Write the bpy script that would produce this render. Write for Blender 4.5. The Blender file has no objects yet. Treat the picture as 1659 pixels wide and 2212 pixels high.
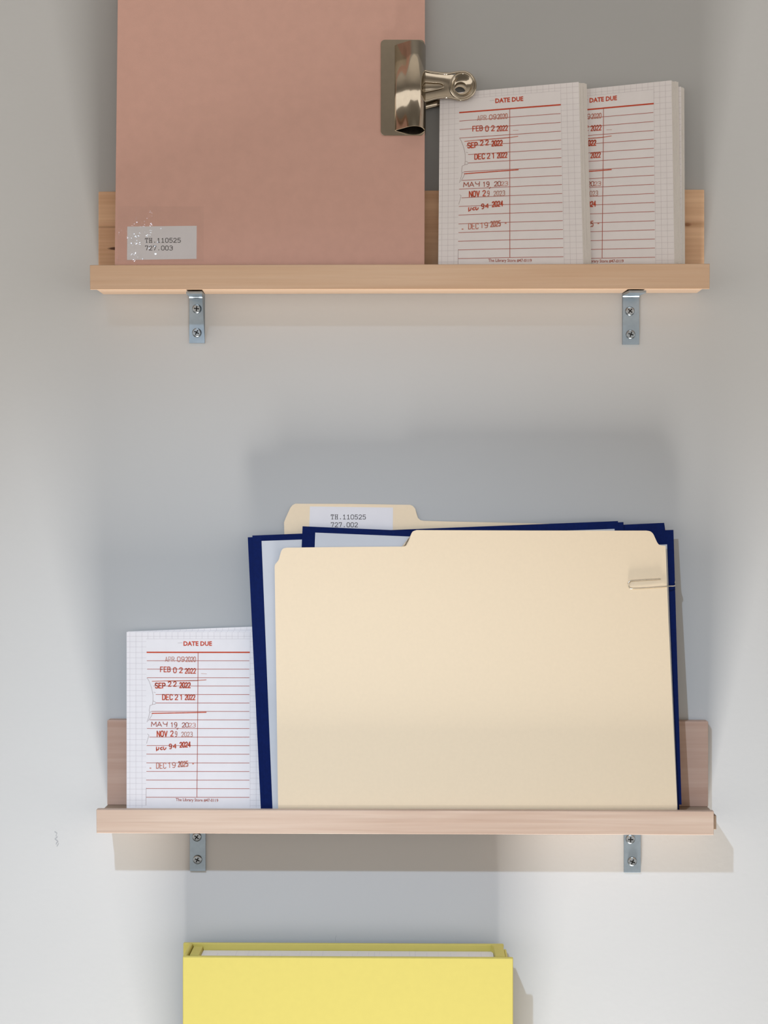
import bpy, bmesh, math, random
from mathutils import Vector, Matrix

random.seed(7)
SC = bpy.context.scene
COL = SC.collection

# ------------------------------------------------------------------ camera
F = 3280.0                 # focal length in pixels of the 1659 x 2212 frame
CX, CY = 829.5, 1106.0
D = 1.18                   # distance from the wall
ZC = 2.2                   # eye level
TH = math.atan(50.5 / F)   # small turn to the left
cam = bpy.data.cameras.new('camera')
cam.sensor_fit = 'VERTICAL'
cam.sensor_height = 24.0
cam.lens = 24.0 * F / 2212.0
cam.clip_start = 0.01
co = bpy.data.objects.new('camera', cam)
COL.objects.link(co)
co.location = (0, -D, ZC)
co.rotation_euler = (math.pi / 2, 0, TH)
SC.camera = co

# ------------------------------------------------------------------ light
SC.view_settings.view_transform = 'Standard'
SC.view_settings.look = 'None'
SC.view_settings.gamma = 1.0
SC.view_settings.use_curve_mapping = False
SC.view_settings.exposure = 0.0

world = bpy.data.worlds.new('world')
SC.world = world
world.use_nodes = True
wb = world.node_tree.nodes['Background']
wb.inputs[0].default_value = (1.0, 0.955, 0.905, 1)
wb.inputs[1].default_value = 1.35


def light(name, kind, loc, aim, energy, color, **kw):
    l = bpy.data.lights.new(name, kind)
    l.energy = energy
    l.color = color
    for k, v in kw.items():
        setattr(l, k, v)
    o = bpy.data.objects.new(name, l)
    COL.objects.link(o)
    o.location = loc
    o.rotation_euler = (Vector(aim) - Vector(loc)).to_track_quat('-Z', 'Y').to_euler()
    return o


# cool ceiling spotlight, up and to the left
light('ceiling_spot', 'SPOT', (-0.34, -1.14, ZC + 0.654), (0.02, 0, ZC - 0.66), 62.0,
      (0.57, 0.73, 0.94), spot_size=math.radians(56), spot_blend=1.0, shadow_soft_size=0.014)
# warm uplight standing on the floor close to the wall
light('floor_uplight', 'AREA', (0.0, -0.345, ZC - 2.1), (0.0, -0.02, ZC + 0.5), 24.0,
      (1.0, 0.96, 0.91), shape='RECTANGLE', size=0.40, size_y=0.36, spread=math.radians(80))


# ------------------------------------------------------------------ helpers
def lin(c):
    return tuple(((v / 255) / 12.92 if v <= 10.3 else ((v / 255 + 0.055) / 1.055) ** 2.4) for v in c)


C_, S_ = math.cos(TH), math.sin(TH)
CAM = Vector((0, -D, ZC))


def ray(px, py):
    r = (px - CX) / F
    u = (CY - py) / F
    return Vector((-S_ + r * C_, C_ + r * S_, u))


def at_y(px, py, Y):
    d = ray(px, py)
    return CAM + d * ((Y + D) / d.y)


def at_yz(px, Y, z):
    r = (px - CX) / F
    A = Y + D
    return Vector((A * (r * C_ - S_) / (C_ + r * S_), Y, z))


class Plane:
    """leaning plane  Y = yb + k (z - zb) + m X"""
    def __init__(s, yb, k, zb, m=0.0):
        s.yb, s.k, s.zb, s.m = yb, k, zb, m
        s.back = Vector((-m, 1, -k)).normalized()

    def pt(s, px, py, w=0.0):
        if py is None:                      # standing on the board below
            X = 0.0
            for _ in range(4):
                X = at_yz(px, s.yb + s.m * X, s.zb).x
            p = Vector((X, s.yb + s.m * X, s.zb))
        else:
            d = ray(px, py)
            t = (s.yb + s.k * (ZC - s.zb) + D) / (d.y - s.k * d.z - s.m * d.x)
            p = CAM + d * t
        return p + s.back * w


def empty(name, loc, label, cat, group=None):
    o = bpy.data.objects.new(name, None)
    COL.objects.link(o)
    o.location = loc
    o.empty_display_size = 0.02
    o['label'] = label
    o['category'] = cat
    if group:
        o['group'] = group
    return o


def world_loc(o):
    v = Vector(o.location)
    while o.parent:
        o = o.parent
        v += Vector(o.location)
    return v


def obj(name, bm, mats, parent=None, label=None, smooth=False, recalc=True, origin=None):
    """bm is in world coordinates; the object's origin is its parent's"""
    if recalc:
        bmesh.ops.recalc_face_normals(bm, faces=bm.faces)
    base = world_loc(parent) if parent else Vector((0, 0, 0))
    if origin is not None:
        base = Vector(origin)
    bmesh.ops.translate(bm, verts=bm.verts, vec=-base)
    if smooth:
        for f in bm.faces:
            f.smooth = True
    me = bpy.data.meshes.new(name)
    bm.to_mesh(me)
    bm.free()
    for m in (mats if isinstance(mats, (list, tuple)) else [mats]):
        me.materials.append(m)
    o = bpy.data.objects.new(name, me)
    COL.objects.link(o)
    if parent:
        o.parent = parent
        if origin is not None:
            o.location = base - world_loc(parent)
    elif origin is not None:
        o.location = base
    if label:
        o['label'] = label
    return o


def tag(o, label, cat, group=None):
    o['label'] = label
    o['category'] = cat
    if group:
        o['group'] = group
    return o


def bevel(bm, w, seg=2):
    bmesh.ops.bevel(bm, geom=list(bm.edges), offset=w, segments=seg, affect='EDGES', profile=0.5)


def box(bm, x0, x1, y0, y1, z0, z1):
    r = bmesh.ops.create_cube(bm, size=1.0)
    for v in r['verts']:
        v.co = Vector((x0 if v.co.x < 0 else x1, y0 if v.co.y < 0 else y1, z0 if v.co.z < 0 else z1))
    return r['verts']


def prism(bm, front, vec, mat=0):
    """closed prism: polygon 'front' (world points) pushed along vec"""
    a = [bm.verts.new(p) for p in front]
    b = [bm.verts.new(p + vec) for p in front]
    n = len(a)
    fs = [bm.faces.new(a), bm.faces.new(b[::-1])]
    for i in range(n):
        fs.append(bm.faces.new((a[i], a[(i + 1) % n], b[(i + 1) % n], b[i])))
    for f in fs:
        f.material_index = mat
    if n > 4:
        bmesh.ops.triangulate(bm, faces=fs[:2])


def sheet(bm, plane, outline, w0, w1, mat=0):
    prism(bm, [plane.pt(x, y, w0) for x, y in outline], plane.back * (w1 - w0), mat)


def tube(bm, pts, r, closed=False, n=8, mat=0):
    pts = [Vector(p) for p in pts]
    m = len(pts)
    rings = []
    up = None
    for i, p in enumerate(pts):
        a = pts[i - 1] if (i > 0 or closed) else p
        b = pts[(i + 1) % m] if (i < m - 1 or closed) else p
        t = (b - a).normalized()
        if up is None:
            up = t.orthogonal().normalized()
        up = (up - t * up.dot(t)).normalized()
        s = t.cross(up)
        rings.append([bm.verts.new(p + (up * math.cos(2 * math.pi * k / n) + s * math.sin(2 * math.pi * k / n)) * r)
                      for k in range(n)])
    for i in range(m if closed else m - 1):
        A, B = rings[i], rings[(i + 1) % m]
        for k in range(n):
            f = bm.faces.new((A[k], A[(k + 1) % n], B[(k + 1) % n], B[k]))
            f.smooth = True
            f.material_index = mat
    if not closed:
        bm.faces.new(rings[0][::-1]).material_index = mat
        bm.faces.new(rings[-1]).material_index = mat


def smooth_path(pts, k=6, closed=False):
    """Catmull-Rom through pts"""
    P = [Vector(p) for p in pts]
    n = len(P)
    out = []
    for i in range(n if closed else n - 1):
        p0 = P[i - 1] if (i > 0 or closed) else P[0]
        p1, p2 = P[i], P[(i + 1) % n]
        p3 = P[(i + 2) % n] if (i + 2 < n or closed) else P[-1]
        for j in range(k):
            t = j / k
            out.append(0.5 * ((2 * p1) + (p2 - p0) * t + (2 * p0 - 5 * p1 + 4 * p2 - p3) * t * t
                              + (3 * p1 - p0 - 3 * p2 + p3) * t ** 3))
    if not closed:
        out.append(P[-1])
    return out


# ------------------------------------------------------------------ materials
def newmat(name):
    m = bpy.data.materials.new(name)
    m.use_nodes = True
    nt = m.node_tree
    return m, nt, nt.nodes['Principled BSDF']


def mat(name, rgb, rough=0.6, noise=0.04, scale=60.0, bump=0.0, bscale=400.0, metal=0.0, spec=0.5, stretch=None):
    m, nt, b = newmat(name)
    N, L = nt.nodes, nt.links
    tc = N.new('ShaderNodeTexCoord')
    src = tc.outputs['Object']
    if stretch:
        mp = N.new('ShaderNodeMapping')
        mp.inputs['Scale'].default_value = stretch
        L.new(src, mp.inputs[0])
        src = mp.outputs[0]
    nz = N.new('ShaderNodeTexNoise')
    nz.inputs['Scale'].default_value = scale
    nz.inputs['Detail'].default_value = 4
    L.new(src, nz.inputs['Vector'])
    c = lin(rgb)
    rp = N.new('ShaderNodeValToRGB')
    rp.color_ramp.elements[0].position = 0.3
    rp.color_ramp.elements[1].position = 0.7
    rp.color_ramp.elements[0].color = tuple(v * (1 - noise) for v in c) + (1,)
    rp.color_ramp.elements[1].color = tuple(min(1, v * (1 + noise)) for v in c) + (1,)
    L.new(nz.outputs['Fac'], rp.inputs[0])
    L.new(rp.outputs[0], b.inputs['Base Color'])
    b.inputs['Roughness'].default_value = rough
    b.inputs['Metallic'].default_value = metal
    b.inputs['Specular IOR Level'].default_value = spec
    if bump:
        n2 = N.new('ShaderNodeTexNoise')
        n2.inputs['Scale'].default_value = bscale
        n2.inputs['Detail'].default_value = 3
        L.new(src, n2.inputs['Vector'])
        bp = N.new('ShaderNodeBump')
        bp.inputs['Strength'].default_value = bump
        bp.inputs['Distance'].default_value = 0.0005
        L.new(n2.outputs['Fac'], bp.inputs['Height'])
        L.new(bp.outputs[0], b.inputs['Normal'])
    return m


def wood(name, light_rgb, dark_rgb, knots=(), seed=0.0, amount=1.0):
    """softwood running along X; knots: (x, z, half width, half height, strength, rgb) in the object's own space"""
    m, nt, b = newmat(name)
    N, L = nt.nodes, nt.links
    tc = N.new('ShaderNodeTexCoord')

    def noise(scale, detail=3, dist=0.0):
        mp = N.new('ShaderNodeMapping')
        mp.inputs['Scale'].default_value = scale
        mp.inputs['Location'].default_value = (seed, seed * 1.7, seed * 0.6)
        L.new(tc.outputs['Object'], mp.inputs[0])
        nz = N.new('ShaderNodeTexNoise')
        nz.inputs['Scale'].default_value = 1.0
        nz.inputs['Detail'].default_value = detail
        nz.inputs['Distortion'].default_value = dist
        L.new(mp.outputs[0], nz.inputs['Vector'])
        return nz.outputs['Fac']

    g1 = noise((9, 300, 330), 4, 0.3)
    g2 = noise((5, 60, 75), 2, 0.6)
    g3 = noise((3, 12, 12), 2)
    mx = N.new('ShaderNodeMath'); mx.operation = 'MULTIPLY_ADD'
    L.new(g1, mx.inputs[0]); mx.inputs[1].default_value = 0.45
    ad = N.new('ShaderNodeMath'); ad.operation = 'MULTIPLY_ADD'
    L.new(g2, ad.inputs[0]); ad.inputs[1].default_value = 0.55
    g3m = N.new('ShaderNodeMath'); g3m.operation = 'MULTIPLY'
    L.new(g3, g3m.inputs[0]); g3m.inputs[1].default_value = 0.25
    L.new(g3m.outputs[0], ad.inputs[2])
    L.new(ad.outputs[0], mx.inputs[2])
    rp = N.new('ShaderNodeValToRGB')
    e = rp.color_ramp.elements
    e[0].position = 0.62 - 0.17 * amount
    e[1].position = 0.62 + 0.25
    e[0].color = lin(light_rgb) + (1,)
    e[1].color = lin(dark_rgb) + (1,)
    L.new(mx.outputs[0], rp.inputs[0])
    col = rp.outputs[0]
    for (x, z, hw, hh, st, rgb) in knots:
        mp = N.new('ShaderNodeMapping')
        mp.inputs['Location'].default_value = (-x / hw, 0, -z / hh)
        mp.inputs['Scale'].default_value = (1 / hw, 0, 1 / hh)
        L.new(tc.outputs['Object'], mp.inputs[0])
        gr = N.new('ShaderNodeTexGradient'); gr.gradient_type = 'SPHERICAL'
        L.new(mp.outputs[0], gr.inputs[0])
        mm = N.new('ShaderNodeMath'); mm.operation = 'MULTIPLY'; mm.use_clamp = True
        L.new(gr.outputs['Fac'], mm.inputs[0]); mm.inputs[1].default_value = st
        mi = N.new('ShaderNodeMix'); mi.data_type = 'RGBA'
        L.new(mm.outputs[0], mi.inputs['Factor'])
        L.new(col, mi.inputs['A'])
        mi.inputs['B'].default_value = lin(rgb) + (1,)
        col = mi.outputs['Result']
    L.new(col, b.inputs['Base Color'])
    b.inputs['Roughness'].default_value = 0.55
    b.inputs['Specular IOR Level'].default_value = 0.35
    bp = N.new('ShaderNodeBump')
    bp.inputs['Strength'].default_value = 0.15
    bp.inputs['Distance'].default_value = 0.0005
    L.new(g1, bp.inputs['Height'])
    L.new(bp.outputs[0], b.inputs['Normal'])
    return m


M = {}
M['wall'] = mat('wall_paint', (184, 184, 183), 0.75, 0.012, 6, 0.12, 260, spec=0.3)
M['ceiling'] = mat('ceiling_paint', (176, 172, 166), 0.9, 0.01, 4)
M['floor'] = mat('floor_concrete', (150, 146, 140), 0.6, 0.08, 5)
M['pink'] = mat('pink_book_cloth', (218, 173, 158), 0.62, 0.025, 120, 0.12, 1500, spec=0.3)
M['yellow'] = mat('yellow_book_cloth', (200, 185, 97), 0.6, 0.012, 200, 0.04, 1500, spec=0.3)
M['paper'] = mat('notebook_paper', (241, 235, 234), 0.75, 0.015, 90, spec=0.25)
M['page_edge'] = mat('page_edges', (228, 221, 214), 0.8, 0.05, 30, 0.3, 900, spec=0.2, stretch=(40, 400, 1))
M['white'] = mat('white_sheet_paper', (197, 199, 204), 0.7, 0.01, 60, spec=0.25)
M['label'] = mat('label_paper', (226, 222, 224), 0.6, 0.015, 80, spec=0.3)
M['manila'] = mat('manila_card', (236, 214, 182), 0.55, 0.010, 400, 0.03, 1200, spec=0.35)
M['blue'] = mat('navy_paper', (6, 25, 78), 0.8, 0.10, 500, 0.08, 1500, spec=0.12)
M['ink'] = mat('black_typewriter_ink', (66, 58, 56), 0.7, 0.15, 900)
M['red'] = mat('red_print', (204, 70, 36), 0.7, 0.06, 700)
M['rule'] = mat('red_rule', (184, 100, 84), 0.7, 0.06, 700)
M['stamp'] = mat('red_stamp_ink', (204, 84, 54), 0.7, 0.22, 1200)
M['stamp_pale'] = mat('pale_red_stamp_ink', (208, 132, 112), 0.7, 0.14, 1200)
M['stamp_grey'] = mat('faint_grey_stamp_ink', (204, 152, 138), 0.7, 0.14, 1200)
M['pen'] = mat('brownish_red_pen', (172, 80, 54), 0.7, 0.12, 900)
M['grid'] = mat('grey_grid_ink', (212, 203, 204), 0.75, 0.05, 500)
M['tear'] = mat('faint_tear_ink', (176, 158, 156), 0.75, 0.1, 500)
M['zinc'] = mat('zinc_plated_steel', (150, 163, 173), 0.42, 0.05, 300, 0.05, 1500, metal=1.0)
M['screw'] = mat('screw_steel', (150, 156, 160), 0.34, 0.08, 900, metal=1.0)
M['recess'] = mat('screw_recess_dark', (40, 40, 40), 0.6, 0.05, 100)
M['chrome'] = mat('nickel_plated_steel', (192, 180, 162), 0.12, 0.03, 250, 0.12, 70, metal=1.0)
M['inside_shade'] = mat('spring_inside_shade', (22, 20, 19), 0.7, 0.05, 100, spec=0.1)  # shade inside the rolled spring, painted on as near-black
M['wire'] = mat('steel_wire', (214, 206, 190), 0.22, 0.03, 100, metal=1.0)


def tape_material():
    m, nt, b = newmat('clear_tape')
    N, L = nt.nodes, nt.links
    N.remove(b)
    out = N['Material Output']
    tr = N.new('ShaderNodeBsdfTransparent')
    tr.inputs[0].default_value = (1, 1, 1, 1)
    gl = N.new('ShaderNodeBsdfGlossy')
    gl.inputs['Roughness'].default_value = 0.05
    tc = N.new('ShaderNodeTexCoord')
    n1 = N.new('ShaderNodeTexNoise')
    n1.inputs['Scale'].default_value = 210
    n1.inputs['Detail'].default_value = 1.0
    L.new(tc.outputs['Object'], n1.inputs['Vector'])
    bp = N.new('ShaderNodeBump')
    bp.inputs['Strength'].default_value = 0.5
    bp.inputs['Distance'].default_value = 0.0011
    # the film is creased at its left end and flat further right
    sx = N.new('ShaderNodeSeparateXYZ')
    L.new(tc.outputs['Object'], sx.inputs[0])
    mr = N.new('ShaderNodeMapRange')
    mr.inputs['From Min'].default_value = -0.112
    mr.inputs['From Max'].default_value = -0.070
    mr.inputs['To Min'].default_value = 1.0
    mr.inputs['To Max'].default_value = 0.12
    L.new(sx.outputs['X'], mr.inputs['Value'])
    mu = N.new('ShaderNodeMath'); mu.operation = 'MULTIPLY'
    L.new(n1.outputs['Fac'], mu.inputs[0])
    L.new(mr.outputs['Result'], mu.inputs[1])
    L.new(mu.outputs[0], bp.inputs['Height'])
    L.new(bp.outputs[0], gl.inputs['Normal'])
    mx = N.new('ShaderNodeMixShader')
    mx.inputs[0].default_value = 0.05
    L.new(tr.outputs[0], mx.inputs[1])
    L.new(gl.outputs[0], mx.inputs[2])
    L.new(mx.outputs[0], out.inputs['Surface'])
    return m


M['tape'] = tape_material()

# ------------------------------------------------------------------ room
def struct(name, x0, x1, y0, y1, z0, z1, m):
    bm = bmesh.new()
    box(bm, x0, x1, y0, y1, z0, z1)
    o = obj(name, bm, m)
    o['kind'] = 'structure'
    return o


struct('wall_back', -6, 6, 0, 0.12, 0, 3.4, M['wall'])
struct('floor', -6, 6, -7.5, 0.12, -0.1, 0, M['floor'])
struct('ceiling', -6, 6, -7.5, 0.12, 3.4, 3.5, M['ceiling'])


# ------------------------------------------------------------------ lettering
G = {
    '0': [[(.15, 0), (.45, 0), (.6, .2), (.6, .8), (.45, 1), (.15, 1), (0, .8), (0, .2), (.15, 0)]],
    '1': [[(.12, .8), (.34, 1), (.34, 0)]],
    '2': [[(0, .76), (.1, .94), (.3, 1), (.5, .94), (.6, .75), (.52, .55), (0, 0), (.62, 0)]],
    '3': [[(0, .9), (.2, 1), (.45, 1), (.6, .85), (.6, .65), (.42, .53), (.22, .53)],
          [(.42, .53), (.6, .4), (.6, .15), (.45, 0), (.15, 0), (0, .12)]],
    '4': [[(.46, 0), (.46, 1), (0, .32), (.64, .32)]],
    '5': [[(.56, 1), (.08, 1), (.04, .55), (.3, .62), (.5, .55), (.6, .35), (.55, .1), (.35, 0), (.12, .02), (0, .12)]],
    '7': [[(0, 1), (.6, 1), (.22, 0)]],
    '9': [[(.6, .6), (.45, .44), (.15, .44), (0, .6), (0, .82), (.15, 1), (.45, 1), (.6, .82), (.6, .35), (.45, .05), (.25, 0), (.06, .05)]],
    'A': [[(0, 0), (.3, 1), (.6, 0)], [(.1, .32), (.5, .32)]],
    'B': [[(0, 0), (0, 1), (.4, 1), (.56, .88), (.56, .66), (.42, .53), (0, .53)], [(.42, .53), (.6, .4), (.6, .14), (.42, 0), (0, 0)]],
    'C': [[(.6, .8), (.45, 1), (.15, 1), (0, .8), (0, .2), (.15, 0), (.45, 0), (.6, .2)]],
    'D': [[(0, 0), (0, 1), (.38, 1), (.6, .78), (.6, .22), (.38, 0), (0, 0)]],
    'E': [[(.58, 1), (0, 1), (0, 0), (.58, 0)], [(0, .52), (.48, .52)]],
    'F': [[(.58, 1), (0, 1), (0, 0)], [(0, .5), (.46, .5)]],
    'H': [[(0, 0), (0, 1)], [(.6, 0), (.6, 1)], [(0, .5), (.6, .5)]],
    'L': [[(0, 1), (0, 0), (.55, 0)]],
    'M': [[(0, 0), (.06, 1), (.34, .3), (.64, 1), (.68, 0)]],
    'N': [[(0, 0), (0, 1), (.6, 0), (.6, 1)]],
    'O': [[(.15, 0), (.45, 0), (.6, .2), (.6, .8), (.45, 1), (.15, 1), (0, .8), (0, .2), (.15, 0)]],
    'P': [[(0, 0), (0, 1), (.42, 1), (.6, .84), (.6, .6), (.42, .45), (0, .45)]],
    'R': [[(0, 0), (0, 1), (.42, 1), (.6, .84), (.6, .64), (.42, .5), (0, .5)], [(.34, .5), (.6, 0)]],
    'S': [[(.58, .85), (.42, 1), (.15, 1), (0, .85), (0, .66), (.15, .54), (.45, .46), (.6, .34), (.6, .14), (.45, 0), (.15, 0), (0, .15)]],
    'T': [[(.3, 0), (.3, 1)], [(0, 1), (.6, 1)]],
    'U': [[(0, 1), (0, .2), (.15, 0), (.45, 0), (.6, .2), (.6, 1)]],
    'V': [[(0, 1), (.3, 0), (.6, 1)]],
    'Y': [[(0, 1), (.05, .6), (.3, .45), (.55, .6)], [(.58, 1), (.55, .6), (.5, 0)]],
    '.': [[(.26, 0.02), (.36, 0.02)], [(.26, .1), (.36, .1)]],
    ',': [[(.4, .1), (.3, -.1), (.1, -.2), (0, -.18)]],
    ' ': [],
}
# typewriter face with slab feet
TY = dict(G)
TY['T'] = [[(.3, 0), (.3, 1)], [(.02, .72), (.02, 1), (.58, 1), (.58, .72)], [(.14, 0), (.46, 0)]]
TY['H'] = [[(.1, 0), (.1, 1)], [(.5, 0), (.5, 1)], [(.1, .52), (.5, .52)], [(0, 0), (.22, 0)], [(.38, 0), (.6, 0)], [(0, 1), (.22, 1)], [(.38, 1), (.6, 1)]]
TY['1'] = [[(.1, .8), (.3, 1), (.3, 0)], [(.06, 0), (.54, 0)]]
TY['7'] = [[(.04, .82), (.04, 1), (.56, 1), (.56, .9), (.26, 0)]]
# stamp figures worn away at the top or the foot
G['u'] = [[(.02, .75), (0, .3), (.12, .05), (.38, .05), (.55, .3), (.58, .7)], [(.02, .1), (.02, -.2)]]
G['c'] = [[(.58, .7), (.3, .62), (.1, .45), (.15, .2), (.4, .1), (.6, .2)]]
G['l'] = [[(.02, .8), (0, .3), (.2, .08), (.5, .3), (.6, .6)]]
G['h'] = [[(.5, 0), (.5, .8), (0, .25), (.62, .25)]]


def ribbon(out, pts, width, mi, step=12.0):
    """flat strip along pts (2D, page units) as quads appended to out: (4 points, material)"""
    for (x0, y0), (x1, y1) in zip(pts, pts[1:]):
        dx, dy = x1 - x0, y1 - y0
        l = math.hypot(dx, dy)
        if l < 1e-6:
            continue
        ux, uy = dx / l, dy / l
        h = width / 2
        ex = min(h * 0.6, l * 0.3)
        x0e, y0e, x1e, y1e = x0 - ux * ex, y0 - uy * ex, x1 + ux * ex, y1 + uy * ex
        n = max(1, int(l / step))
        for k in range(n):
            a, b = k / n, (k + 1) / n
            ax, ay = x0e + (x1e - x0e) * a, y0e + (y1e - y0e) * a
            bx, by = x0e + (x1e - x0e) * b, y0e + (y1e - y0e) * b
            out.append(([(ax - uy * h, ay + ux * h), (bx - uy * h, by + ux * h),
                         (bx + uy * h, by - ux * h), (ax + uy * h, ay - ux * h)], mi))


def write(out, text, x0, x1, yb, h, width, mi, glyphs=G, slope=0.0, pitch=0.86, gw=None, slant=0.0):
    """text between x0 and x1 on baseline yb (y grows downward), letters h high"""
    n = len(text)
    adv = (x1 - x0) / (n - 1 + (0.6 / pitch) * 1.0) if n > 1 else (x1 - x0)
    w = adv * (0.6 / pitch) / 0.6 if gw is None else gw
    for i, ch in enumerate(text):
        m = mi[i] if isinstance(mi, (list, tuple)) else mi
        for st in glyphs[ch]:
            p = []
            for gx, gy in st:
                x = x0 + i * adv + gx * w + gy * h * slant
                p.append((x, yb - gy * h + (x - x0) * slope))
            ribbon(out, p, width, m)


_fonts = {}


def font_shapes(text, bold):
    """text in Blender's own face as flat polygons, fitted to a unit box"""
    key = (text, bold)
    if key not in _fonts:
        cu = bpy.data.curves.new('lettering', 'FONT')
        cu.body = text
        cu.offset = bold
        cu.resolution_u = 2
        o = bpy.data.objects.new('lettering', cu)
        COL.objects.link(o)
        dg = bpy.context.evaluated_depsgraph_get()
        me = bpy.data.meshes.new_from_object(o.evaluated_get(dg))
        vs = [(v.co.x, v.co.y) for v in me.vertices]
        polys = [[vs[i] for i in p.vertices] for p in me.polygons]
        bpy.data.objects.remove(o)
        bpy.data.curves.remove(cu)
        bpy.data.meshes.remove(me)
        xs = [x for x, _ in vs]
        cap = max(y for _, y in vs)
        _fonts[key] = ([[((x - min(xs)) / (max(xs) - min(xs)), y / cap) for x, y in p] for p in polys])
    return _fonts[key]


def write_font(out, text, x0, x1, yb, cap, mi, bold=0.0, slope=0.0):
    for p in font_shapes(text, bold):
        out.append(([(x0 + x * (x1 - x0), yb - y * cap + x * (x1 - x0) * slope) for x, y in p], mi))


# ------------------------------------------------------------------ the due-date form, in page units
# one page unit is one photo pixel on the lower notepad; the page is 307 x 393
PW, PH = 307.0, 393.0
RED, RULE, STAMP, PALE, FAINT, PEN, TEAR = range(7)
FORM_MATS = [M['red'], M['rule'], M['stamp'], M['stamp_pale'], M['stamp_grey'], M['pen'], M['tear']]


def Z(x, y):      # from my 5.145x close-up to page units
    return (260 + x / 5.145 - 273.5, 1340 + y / 5.145 - 1365)


def form():
    o = []
    lines = []
    # rules
    rules = [(460, 297), (557, 299), (655, 300), (750, 372), (849, 396), (945, 400), (1042, 350), (1139, 330), (1237, 297),
             (1336, 325), (1433, 295), (1530, 292), (1630, 292), (1727, 292), (1825, 288), (1922, 288), (2020, 288)]
    for y, x in rules:
        ribbon(o, [Z(x, y), Z(1435, y)], 1.15, RULE)
    ribbon(o, [Z(297, 363), Z(1437, 363)], 3.0, RED)
    ribbon(o, [Z(866, 366), Z(853, 2018)], 1.3, RULE)
    # crossed-out lines
    ribbon(o, [Z(355, 697), Z(500, 692), Z(860, 687), Z(955, 680)], 1.7, PALE)
    ribbon(o, [Z(520, 695), Z(860, 689)], 1.2, STAMP)
    ribbon(o, [Z(352, 1065), Z(700, 1058), Z(955, 1052)], 2.2, STAMP)
    ribbon(o, [Z(900, 608), Z(960, 612)], 0.8, FAINT)
    ribbon(o, [Z(640, 255), Z(690, 252)], 0.5, TEAR)
    # torn edge of the old slip
    for p in ([(297, 657), (318, 690), (348, 775), (363, 850), (363, 920), (357, 965), (330, 975), (322, 1030), (327, 1055), (350, 1042)],
              [(327, 1055), (318, 1100), (297, 1165)], [(362, 1060), (340, 1105), (312, 1150)], [(363, 925), (380, 927), (398, 945), (385, 960), (360, 962)],
              [(300, 1300), (318, 1312), (308, 1350), (292, 1408)], [(288, 1915), (286, 2110)], [(372, 822), (392, 828)]):
        ribbon(o, [Z(*q) for q in p], 0.75, TEAR)
    # printed heading and foot
    x0, yb = Z(703, 286)
    x1, _ = Z(1020, 286)
    write_font(o, 'DATE DUE', x0, x1, yb, 9.8, RED, 0.034)
    x0, yb = Z(617, 2062)
    x1, _ = Z(1090, 2062)
    write_font(o, 'The Library Store #47-0119', x0, x1, yb, 6.4, PEN, 0.012, slope=0.02)

    # stamped and written dates: (text, x0, x1, baseline y, height, stroke, ink)
    def st(t, xa, xb, y, h, w, mi, **k):
        a, yb = Z(xa, y)
        b, _ = Z(xb, y)
        write(o, t, a, b, yb, h / 5.145, w * 1.22, mi, **k)
    st('APR', 500, 600, 470, 54, 1.0, FAINT)
    st('09', 635, 712, 470, 54, 1.2, PALE)
    st('2020', 728, 838, 470, 54, 1.2, PALE)
    st('FEB', 447, 555, 588, 56, 1.6, STAMP)
    st('02', 592, 690, 598, 58, 1.6, STAMP, pitch=1.3)
    st('2022', 722, 838, 605, 56, 1.6, STAMP)
    st('SEP', 390, 498, 774, 56, 2.0, STAMP)
    st('22', 534, 622, 754, 54, 1.7, STAMP, pitch=1.2)
    st('2022', 662, 778, 770, 58, 2.0, STAMP)
    st('DEC', 470, 580, 908, 58, 1.8, STAMP)
    st('21', 610, 692, 908, 58, 1.6, STAMP, pitch=1.1)
    st('2022', 722, 830, 908, 58, 1.7, STAMP)
    st('MAY', 345, 525, 1215, 52, 1.2, PEN, pitch=0.8)
    st('19', 560, 630, 1222, 52, 1.2, PEN, pitch=0.9)
    st(',', 628, 660, 1236, 50, 1.1, PEN)
    st('20', 688, 758, 1222, 50, 1.2, PEN, pitch=0.75)
    st('23', 762, 836, 1222, 46, 0.9, PALE, pitch=0.75)
    st('NOV', 410, 520, 1328, 60, 1.9, STAMP)
    st('2', 560, 600, 1325, 60, 1.6, STAMP)
    st('9', 610, 640, 1328, 56, 1.2, PALE)
    st('2023', 682, 802, 1330, 52, 1.2, FAINT)
    st('ucl', 402, 508, 1484, 46, 1.8, STAMP)
    st('9', 545, 582, 1470, 54, 1.6, STAMP)
    st('h', 588, 632, 1462, 56, 1.7, STAMP)
    st('2024', 664, 778, 1452, 56, 1.9, STAMP, slope=-0.04)
    st('DEC', 402, 508, 1692, 62, 1.4, PALE)
    st('19', 530, 612, 1684, 58, 1.3, PALE)
    st('2025', 645, 752, 1674, 58, 1.8, PALE, slope=-0.05)
    for a in ((335, 1690), (810, 1640)):
        x, y = Z(*a)
        ribbon(o, [(x - 1.2, y), (x + 1.2, y)], 2.2, PALE)
    return o


FORM = form()


def grid_lines():
    o = []
    xs = [7.3 + 13.0 * i for i in range(24)]
    ys = [9.5 + 12.15 * i for i in range(32)]
    top, left, right = 15.5, 42.5, 266.5
    for x in xs:
        if x > PW - 1:
            continue
        if x < left or x > right:
            ribbon(o, [(x, 0.5), (x, PH * 0.992)], 0.55, 0, 24)
        else:
            ribbon(o, [(x, 0.5), (x, top)], 0.55, 0, 24)
    for y in ys:
        if y > PH - 1:
            continue
        if y < top:
            ribbon(o, [(0.5, y), (PW - 0.5, y)], 0.55, 0, 24)
        else:
            ribbon(o, [(0.5, y), (left, y)], 0.55, 0, 24)
            ribbon(o, [(right, y), (PW - 0.5, y)], 0.55, 0, 24)
    ribbon(o, [(left, top), (right, top)], 0.55, 0, 24)
    return o


GRID = grid_lines()


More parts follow.
